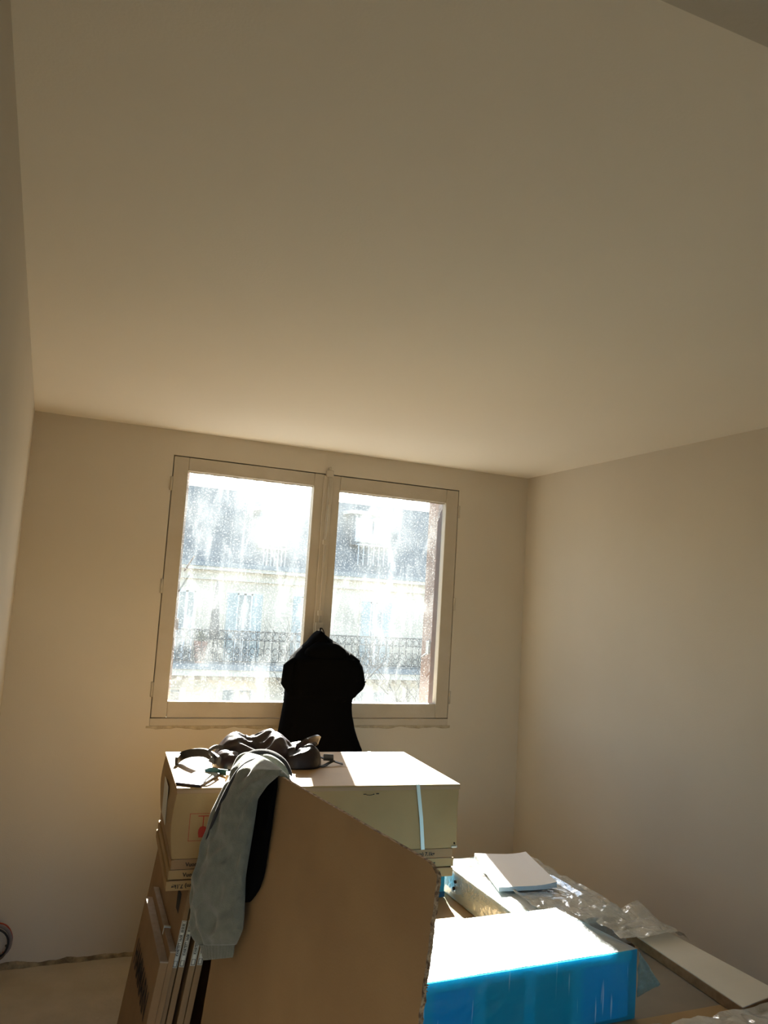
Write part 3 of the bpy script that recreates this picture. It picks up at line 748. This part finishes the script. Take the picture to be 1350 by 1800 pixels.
# padded carrying strap arching over the box towards its far corner, buckle, webbing ends, top loop
ribbon([atz(385, 1338, ZT + .05), atz(372, 1329, ZT + .055), atz(358, 1323, ZT + .062), atz(335, 1324, ZT + .048), atz(318, 1330, ZT + .026), atz(310, 1338, ZT + .018)], .032, .012, WEB, 'shoulder_strap', bag)
ribbon([atz(384, 1334, ZT + .045), atz(368, 1322, ZT + .09), atz(378, 1313, ZT + .105), atz(392, 1314, ZT + .09)], .014, .005, WEB, 'grab_loop', bag)
MB().box(-.014, .014, -.006, .006, -.010, .010, Matrix.Translation(atz(374, 1337, ZT + .045)) @ Matrix.Rotation(.5, 4, 'Y')).build('buckle', mat('dark_plastic', (.05, .05, .05), .3), bag, .002, world=True)
ribbon([atz(400, 1358, ZT + .016), atz(385, 1356, ZT + .012), atz(372, 1354, ZT + .018), atz(361, 1357, ZT + .010)], .020, .004, mat('teal_webbing', (.03, .10, .10), .5), 'webbing_end', bag)
ribbon([(1.13, 3.32, ZT + .045), (1.165, 3.31, ZT + .030), (1.20, 3.31, ZT + .022), (1.23, 3.30, ZT + .012), (1.255, 3.295, ZT + .006)], .016, .004, WEB, 'webbing_end', bag, Vector((0, 1, .2)))
ribbon([(1.11, 3.25, ZT + .02), (1.15, 3.26, ZT + .006), (1.19, 3.29, ZT + .012), (1.215, 3.30, ZT + .02)], .014, .004, WEB, 'webbing_end', bag, Vector((0, 1, .2)))
MB().box(-.022, .022, -.014, .014, -.008, .008, Matrix.Translation((1.195, 3.315, ZT + .030)) @ Matrix.Rotation(-.3, 4, 'Z') @ Matrix.Rotation(.5, 4, 'X')).build('clip', MATS['dark_plastic'], bag, .003, world=True)
ribbon([(1.03, 3.26, ZT + .085), (1.08, 3.28, ZT + .105), (1.13, 3.31, ZT + .112), (1.155, 3.35, ZT + .095), (1.14, 3.40, ZT + .07)], .030, .008, NYL, 'shoulder_strap', bag, Vector((.2, -.5, 1)))

tab = thing('tablet', 'thin dark-edged tablet lying near the corner of the big box', 'tablet', (.61, 3.13, ZT))
p1, p2, p3 = atz(308, 1380, ZT), atz(352, 1385, ZT), atz(388, 1363, ZT); p4 = p1 + p3 - p2
p1.y = max(p1.y, 3.0)
bot = [Vector((q.x, q.y, ZT + .001)) for q in (p1, p2, p3, p4)]; top = [q + Vector((0, 0, .009)) for q in bot]
MB().hexa(bot, top).build('case', mat('dark_case', (.025, .018, .025), .4), tab, .002, world=True)
cc = sum(bot, Vector()) / 4
MB().hexa([cc + (q - cc) * .92 + Vector((0, 0, .0085)) for q in bot], [cc + (q - cc) * .92 + Vector((0, 0, .0097)) for q in bot]).build('screen', mat('bright_screen_glass', (.55, .56, .58), .2, spec=.6), tab, world=True)
blk = thing('small_block', 'small pale block between the tablet and the sweatshirt', 'block', (.735, 3.06, ZT), -.2)
MB().box(-.035, .05, -.02, .045, .0005, .027).build('body', mat('pale_wood', (.62, .52, .38), .7, (.55, .45, .32), 30), blk, .003)
MB().box(-.034, .049, -.019, .044, .0268, .0278).build('top_face', mat('pale_paper', (.7, .66, .56), .7), blk)

# ------------------------------------------------------------------ black coat hanging from the window handle
coat = thing('hanging_coat', 'black hooded coat hanging from the window handle behind the boxes', 'coat', (1.34, 3.9, .55))
cl = [(1109, 558, 563), (1114, 551, 569), (1121, 545, 578), (1128, 540, 590), (1138, 529, 604), (1148, 519, 615), (1158, 511, 627), (1168, 508, 633), (1180, 502, 636), (1190, 500, 637), (1200, 500, 637), (1208, 503, 633), (1218, 501, 623), (1227, 500, 616), (1240, 498, 615), (1256, 495, 616), (1277, 491, 620), (1296, 487, 625), (1316, 485, 633)]
YC = 3.885
rings = []
prof_c = []
for py, xl, xr in cl:
    a, b_ = aty(xl, py, YC), aty(xr, py, YC); prof_c.append((a.x, b_.x, (a.z + b_.z) / 2))
prof_c += [(1.122, 1.575, .85), (1.12, 1.58, .70), (1.125, 1.575, .56)]
NR = 64
for i in range(NR):
    t_ = i / (NR - 1) * (len(prof_c) - 1); k = min(int(t_), len(prof_c) - 2); f_ = t_ - k
    x0, x1, z = [a + (b_ - a) * f_ for a, b_ in zip(prof_c[k], prof_c[k + 1])]
    c = (x0 + x1) / 2; h = (x1 - x0) / 2; dep = min(.085, .03 + h * .30) + (.02 if 1.22 < z < 1.42 else 0)
    ring = []
    for j in range(48):
        a = 2 * PI * j / 48; ca, sa = math.cos(a), math.sin(a)
        y = YC + dep * (abs(sa) ** .75) * (1 if sa > 0 else -1) * (.9 if sa > 0 else 1.1)
        x = c + h * (abs(ca) ** .85) * (1 if ca > 0 else -1)
        wv = .014 * fbm((x * 9, z * 2.2 + 3, sa), 1, 3) + .010 * (1 - 2 * abs(fbm((x * 4, z * 5, 9), 1, 2)))
        ring.append((x, min(y - wv * (1 if sa < 0 else 0), D - .062), z))
    rings.append(ring)
MB().loft(rings).build('body', BLACKC, coat, smooth=True, world=True)
# hood bulge, gathered sleeve and its loose cuff tip, hanging loop
def ell(c, rx, ry, rz, seed, wr):
    rg = []
    for i in range(1, 14):
        ph = PI * i / 14
        rg.append([(c[0] + rx * math.sin(ph) * math.cos(2 * PI * j / 28) + wr * fbm((j * .5, i * .4, seed), 1, 2), c[1] + ry * math.sin(ph) * math.sin(2 * PI * j / 28), c[2] + rz * math.cos(ph) + wr * fbm((i * .5, j * .3, seed + 4), 1, 2)) for j in range(28)])
    return MB().loft(rg)
ell((1.33, 3.83, 1.42), .115, .06, .075, 2, .008).build('hood', BLACKC, coat, smooth=True, world=True)
s0, s1, s2 = aty(618, 1165, 3.83), aty(620, 1195, 3.82), aty(600, 1222, 3.82)
MB().tube([s0 + Vector((-.03, 0, .03)), s0, s1, s2, s2 + Vector((-.05, 0, -.03))], [.03, .045, .05, .04, .03], 14).build('sleeve', BLACKC, coat, smooth=True, world=True)
MB().tube([aty(630, 1203, 3.82), aty(637, 1201, 3.82), aty(644, 1198, 3.82)], [.014, .008, .002], 8).build('cuff_tip', BLACKC, coat, smooth=True, world=True)
s0, s1 = aty(508, 1172, 3.84), aty(504, 1200, 3.84)
MB().tube([s0 + Vector((.03, 0, .04)), s0, s1, s1 + Vector((.03, 0, -.05))], [.02, .03, .03, .02], 12).build('sleeve', BLACKC, coat, smooth=True, world=True)
ribbon([(1.325, 3.93, 1.50), (1.337, 3.965, 1.545), (1.345, 3.978, 1.552), (1.352, 3.965, 1.545), (1.36, 3.93, 1.50)], .008, .003, BLACKC, 'hanging_loop', coat, Vector((0, 1, .3)))

# ------------------------------------------------------------------ wrapped packs along the wall
CLEAR = film_mat('clear_film', (.93, .95, .95), .22, .10, rough=.12)
STRETCH = film_mat('stretch_film', (.80, .90, .90), .16, .14, (3, 3, 60), .16)
BLUEF = film_mat('blue_film', (.10, .66, .92), .07, .30, (90, 30, 5), .38, (.005, .50, .92))
PALEF = film_mat('pale_blue_film', (.80, .94, .97), .15, .02, None, .34, None, (.22, .80, .92))  # same film as the sides, tinted paler to carry the glare on top
WHITEB = mat('white_board', (.70, .71, .70), .6, (.66, .67, .66), 10)
# cartons underneath
t = thing('base_carton', 'brown carton underneath the blue wrapped pack', 'box', (.87, 1.50, 0))
MB().box(0, 1.40, 0, .93, -.2815, .512).build('body', mat('grey_brown_card', (.25, .205, .15), .8, (.22, .18, .13), 6), t, .006)
MB().box(0, 1.40, .45, .51, .5115, .5130).build('tape', KRAFT, t)
t = thing('base_carton', 'brown carton underneath the white film-wrapped pack', 'box', (1.52, 2.44, 0))
MB().box(0, .74, 0, .80, -.189, .482).build('body', KRAFT, t, .006)
MB().box(0, .74, .36, .42, .4815, .4828).build('tape', KRAFT2, t)

blue = thing('blue_wrapped_pack', 'long pack wrapped in blue plastic film, its top glaring in the sun', 'pack', (1.28, 2.17, .515))
z0, z1 = .515, .712
Q = [Vector((.812, 1.984, 0)), Vector((1.757, 2.015, 0)), Vector((1.705, 2.36, 0)), Vector((.800, 2.340, 0))]
cq = sum(Q, Vector()) / 4
def quad(s_, z): return [Vector((cq.x + (q.x - cq.x) * s_ , cq.y + (q.y - cq.y) * s_ , z)) for q in Q]
def inset(d_, z):
    out = []
    for q in Q:
        v = q - cq; out.append(Vector((q.x - d_ * (1 if v.x > 0 else -1), q.y - d_ * (1 if v.y > 0 else -1), z)))
    return out
MB().hexa(inset(.012, z0), inset(.012, z1 - .007)).build('panel_core', mat('grey_board', (.28, .28, .27), .6), blue, .003, world=True)
fa, fb = inset(.012, 0)[0], inset(.012, 0)[1]
def strip(u0, u1, za, zb, yo, m, name):
    a, b_ = fa.lerp(fb, u0), fa.lerp(fb, u1); n_ = Vector((0, -1, 0))
    MB().hexa([Vector((a.x, a.y - yo, za)), Vector((b_.x, b_.y - yo, za)), Vector((b_.x, b_.y + .001, za)), Vector((a.x, a.y + .001, za))],
              [Vector((a.x, a.y - yo, zb)), Vector((b_.x, b_.y - yo, zb)), Vector((b_.x, b_.y + .001, zb)), Vector((a.x, a.y + .001, zb))]).build(name, m, blue, world=True)
PB = mat('panel_blue_white', (.50, .70, .90), .6); PG = mat('panel_green_grey', (.26, .62, .48), .6); PL = mat('panel_pale', (.85, .95, .80), .6)
strip(.0, 1, z1 - .035, z1 - .008, .004, PL, 'top_rail')
for u0, u1, m in ((.02, .22, PB), (.26, .40, PB), (.44, .58, PG), (.62, .76, PG), (.80, .99, PB)): strip(u0, u1, z0 + .004, z1 - .037, .002, m, 'panel')
for u0, u1 in ((.22, .26), (.40, .44), (.58, .62), (.76, .80)): strip(u0, u1, z0 + .002, z1 - .034, .005, PL, 'stile')
# the film itself, pulled tight with small ripples
g = MB(); rg = []
n_ = 14
def per(z, d_):
    q4 = inset(d_, z); pts = []
    for k in range(4):
        for i in range(n_): pts.append(q4[k].lerp(q4[(k + 1) % 4], i / n_))
    return pts
for i in range(9):
    z = z0 + (z1 - z0) * i / 8
    rg.append([p + Vector((fbm((p.x * 14, p.y * 14, z * 4), 1, 2), fbm((p.x * 14 + 3, p.y * 14, z * 4), 1, 2), 0)) * .0035 for p in per(z, 0)])
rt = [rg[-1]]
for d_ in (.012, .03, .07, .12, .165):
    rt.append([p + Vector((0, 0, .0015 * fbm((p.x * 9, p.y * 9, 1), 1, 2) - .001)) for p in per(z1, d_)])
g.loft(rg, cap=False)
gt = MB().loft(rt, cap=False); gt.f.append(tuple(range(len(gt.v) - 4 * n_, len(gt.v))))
tag(gt.build('top_film', PALEF, blue, world=True), 'film over the top, tinted paler for the glare')
tag(g.build('film', BLUEF, blue, smooth=False, world=True), 'tinted blue plastic film')
gr = []
for i in range(9):
    row = []
    for j in range(9):
        u_, v_ = i / 8, j / 8
        a = Vector((1.762, 2.01, .70)).lerp(Vector((1.775, 2.03, .565)), v_); b_ = Vector((1.772, 2.02, .70)).lerp(Vector((1.862, 2.02, .588)), v_ if v_ < .9 else .9 + (v_ - .9) * .2)
        p = a.lerp(b_, u_); row.append(p + Vector((0, .010 * fbm((u_ * 4, v_ * 4, 2), 1, 2), 0)))
    gr.append(row)
tag(MB().sheet(gr, .0008).build('torn_flap', film_mat('blue_flap_film', (.42, .70, .78), .12, .12), blue, smooth=True, world=True), 'loose torn end of blue film')

wp = thing('white_wrapped_pack', 'white flat pack in clear stretch film along the wall under the paper', 'pack', (1.91, 2.83, .485))
wz0, wz1 = .485, .600
bq = [(1.70, 2.47), (2.135, 2.47), (2.115, 3.19), (1.715, 3.22)]
MB().hexa([Vector((x, y, wz0)) for x, y in bq], [Vector((x, y, wz1)) for x, y in bq]).build('boards', WHITEB, wp, .003, world=True)
MB().hexa([Vector((x, y, wz0 + .002)) for x, y in ((1.86, 2.462), (2.137, 2.462), (2.137, 2.472), (1.86, 2.472))], [Vector((x, y, wz1 - .002)) for x, y in ((1.86, 2.462), (2.137, 2.462), (2.137, 2.472), (1.86, 2.472))]).build('end_board', mat('reddish_wood', (.34, .22, .15), .7, (.28, .17, .11), 20, stretch=(1, 1, 6)), wp, world=True)
for y, z in ((3.06, .565), (3.07, .535)): MB().tube([(1.705, y, z), (1.699, y, z)], .007, 10).build('screw_hole', BLACKINK, wp, world=True)
pm = MB()
for (x, y, l_) in ((1.78, 3.12, .05), (1.83, 3.05, .03), (1.76, 3.00, .06)): pm.add([(x, y, wz1 + .0008), (x + l_, y - .01, wz1 + .0008), (x + l_, y + .006, wz1 + .0008), (x, y + .012, wz1 + .0008)], [(0, 1, 2, 3)])
pm.build('printed_marks', mat('grey_print', (.28, .25, .22), .7), wp, fixn=False, world=True)
g = MB(); rg = []
bc = Vector((1.915, 2.84, 0))
def wper(z, d_):
    q4 = [Vector((x + (.004 - d_) * (1 if x > bc.x else -1), y + (.004 - d_) * (1 if y > bc.y else -1), z)) for x, y in bq]; pts = []
    for k in range(4):
        for i in range(16): pts.append(q4[k].lerp(q4[(k + 1) % 4], i / 16))
    return pts
for i in range(8):
    z = wz0 + .003 + (wz1 - wz0) * i / 7
    rg.append([p + Vector((1, 1, 0)) * .004 * (fbm((p.x * 9, p.y * 5 + z * 30, z * 20), 1, 2)) for p in wper(z, 0)])
for d_ in (.01, .04, .08):
    rg.append([p + Vector((0, 0, .002 + .0015 * fbm((p.x * 12, p.y * 12, 3), 1, 2))) for p in wper(wz1 + .003, d_)])
g.loft(rg, cap=False)
g.build('stretch_film', STRETCH, wp, smooth=True, world=True)
# loose crumpled bag plastic over the side towards the wall
gr = []
for i in range(38):
    row = []
    for j in range(26):
        u_, v_ = i / 37, j / 25
        x = 1.80 + (2.165 - 1.80) * v_; y = 3.17 + (2.40 - 3.17) * u_
        zz = wz1 + .010 + .022 * (1 - 1.7 * abs(fbm((x * 11, y * 11, .5), 1, 3))) * .6
        if y < 2.455: zz -= (2.455 - y) * 1.3
        if x > 2.13: zz -= (x - 2.13) * 1.2
        if .06 < v_ < .7 and 2.68 < y < 3.15: zz = min(zz, wz1 + .008)
        row.append((x, y, zz))
    gr.append(row)
tag(MB().sheet(gr, .0006).build('crumpled_plastic', CLEAR, wp, smooth=False, world=True), 'loose crumpled clear plastic')

pad = thing('paper_pad', 'pad of white paper lying on the film-wrapped white pack', 'paper pad', (1.88, 2.9, .612))
c4 = [atz(877, 1560, .628), atz(979, 1556, .628), atz(924, 1504, .628), atz(834, 1502, .628)]
def padq(z, n_=8, curl=0.0):
    return [[Vector((c4[0].lerp(c4[1], j / n_).lerp(c4[3].lerp(c4[2], j / n_), i / n_).x, c4[0].lerp(c4[1], j / n_).lerp(c4[3].lerp(c4[2], j / n_), i / n_).y, z + curl * (max(0, j / n_ - .55) ** 2 * .06 + (i / n_) ** 2 * .004))) for j in range(n_ + 1)] for i in range(n_ + 1)]
for k in range(6):
    z = .6125 + k * .0028
    MB().sheet(padq(z + .0012, curl=.5 + .1 * k), .0024).build('sheet', mat('white_paper', (.80, .81, .83), .75), pad, world=True)

packet = thing('blue_packet', 'small blue and white packet wedged behind the board beside the white pack', 'packet', (1.62, 3.12, .486))
MB().box(1.55, 1.685, 3.12, 3.15, .4845, .60).build('packet_body', mat('packet_blue', (.04, .38, .62), .4), packet, .003, world=True)
MB().box(1.549, 1.686, 3.118, 3.152, .575, .604).build('packet_top', WHITEB, packet, .002, world=True)
MB().box(1.548, 1.687, 3.1175, 3.1525, .4848, .508).build('packet_base', mat('packet_navy', (.02, .12, .25), .4), packet, .002, world=True)

slab = thing('cream_board', 'long narrow cream board with brown edge lying closest to the wall', 'board', (2.18, 2.22, .513))
MB().hexa([Vector((x, y, .5135)) for x, y in ((2.082, 1.915), (2.29, 1.955), (2.272, 2.50), (2.125, 2.50))][:4], [Vector((x, y, .546)) for x, y in ((2.082, 1.915), (2.29, 1.955), (2.272, 2.50), (2.125, 2.50))]).build('core', mat('raw_wood_edge', (.30, .18, .09), .8, (.22, .13, .06), 30), slab, .002, world=True)
MB().hexa([Vector((x, y, .546)) for x, y in ((2.084, 1.917), (2.288, 1.957), (2.27, 2.498), (2.127, 2.498))], [Vector((x, y, .549)) for x, y in ((2.084, 1.917), (2.288, 1.957), (2.27, 2.498), (2.127, 2.498))]).build('cream_face', mat('cream_melamine', (.70, .66, .56), .5, (.66, .62, .52), 6), slab, world=True)
gr = []
for i in range(20):
    row = []
    for j in range(12):
        u_, v_ = i / 19, j / 11
        x = 2.02 + .30 * v_; y = 2.60 - .22 * u_
        row.append((x, y, .562 + .02 * (1 - 1.8 * abs(fbm((x * 14, y * 14, 6), 1, 3))) * .8 + (.03 if u_ < .3 else 0) * (1 - u_ / .3) - max(0, v_ - .85) * .2))
    gr.append(row)
MB().sheet(gr, .0006).build('loose_film', CLEAR, slab, world=True)

bun = thing('wrapped_bundle', 'brown wood bundle under wrinkled film at the near end of the cream board', 'bundle', (2.0, 1.72, .513))
MB().box(1.72, 2.27, 1.52, 1.90, .5135, .535).build('boards', MATS['reddish_wood'], bun, .003, world=True)
gr = []
for i in range(16):
    row = []
    for j in range(22):
        u_, v_ = i / 15, j / 21; x = 1.70 + .59 * v_; y = 1.91 - .41 * u_
        row.append((x, y, .542 + .016 * (1 - 1.8 * abs(fbm((x * 12, y * 12, 8), 1, 3))) * .8))
    gr.append(row)
MB().sheet(gr, .0006).build('wrinkled_film', CLEAR, bun, world=True)

# ------------------------------------------------------------------ loose wires poking out of the wall
wires = thing('cable_loop', 'loop of loose electrical wires sticking out of the wall above the floor', 'cable', (-.03, D, .13))
def loop(cx, cz, r, a0, a1, y0, m, name, rr):
    pts = []
    for k in range(19):
        a = a0 + (a1 - a0) * k / 18; pts.append((cx + r * math.cos(a), y0 - .02 * math.sin(PI * k / 18) + .004 * math.sin(k), cz + r * 1.05 * math.sin(a)))
    pts = [(pts[0][0] - .01, D + .005, pts[0][2])] + pts + [(pts[-1][0] - .005, D + .005, pts[-1][2])]
    MB().tube(pts, rr, 8).build(name, m, wires, smooth=True, world=True)
loop(-.048, .128, .068, 2.2, -2.0, D - .02, mat('grey_conduit', (.20, .18, .19), .5), 'wire', .0075)
loop(-.049, .131, .074, 2.2, -.9, D - .012, mat('red_wire', (.35, .05, .03), .5), 'wire', .0032)
loop(-.051, .126, .061, 2.2, -2.2, D - .035, mat('black_wire', (.02, .02, .025), .5), 'wire', .0045)
loop(-.050, .124, .067, -.4, -2.3, D - .03, mat('brown_wire', (.14, .09, .05), .6), 'wire', .0050)

# ------------------------------------------------------------------ settle the things at their measured place and size
PLACES = [('backpack', (0.7979, 2.8829, 1.1), 0.858), ('base_carton', (0.7465, 1.287, 0.242), 0.858), ('base_carton.001', (1.368, 2.196, 0.1704), 0.9), ('blue_packet', (1.458, 2.808, 0.6078), 0.9), ('blue_wrapped_pack', (1.0982, 1.8619, 0.6839), 0.858), ('cardboard_box', (0.4384, 2.5628, 0.8872), 0.858), ('cream_board', (1.8704, 1.9048, 0.6821), 0.858), ('flat_box', (0.4384, 2.5628, 0.8576), 0.858), ('flat_box.001', (0.4333, 2.5659, 0.8267), 0.858), ('flat_box.002', (0.4281, 2.5621, 0.7958), 0.858), ('flat_pack', (0.3764, 2.5812, 0.1704), 0.9), ('flat_pack.001', (0.402, 2.5866, 0.1704), 0.9), ('flat_pack.002', (0.4236, 2.6145, 0.1704), 0.9), ('flat_pack.003', (0.4439, 2.6145, 0.1704), 0.9), ('flat_pack.004', (0.4772, 2.6145, 0.1704), 0.9), ('flat_pack.005', (0.4988, 2.6145, 0.1704), 0.9), ('leaning_board', (0.5055, 2.4658, 0.0), 0.858), ('paper_pad', (1.692, 2.61, 0.7212), 0.9), ('small_block', (0.6306, 2.6255, 1.1), 0.858), ('sweatshirt', (0.6246, 2.4796, 1.2072), 0.858), ('tablet', (0.5234, 2.6855, 1.1), 0.858), ('white_wrapped_pack', (1.719, 2.547, 0.6069), 0.9), ('wrapped_bundle', (1.716, 1.4758, 0.6821), 0.858)]
for nm, loc, size in PLACES:
    o = bpy.data.objects[nm]; o.location = loc; o.scale = (size,) * 3
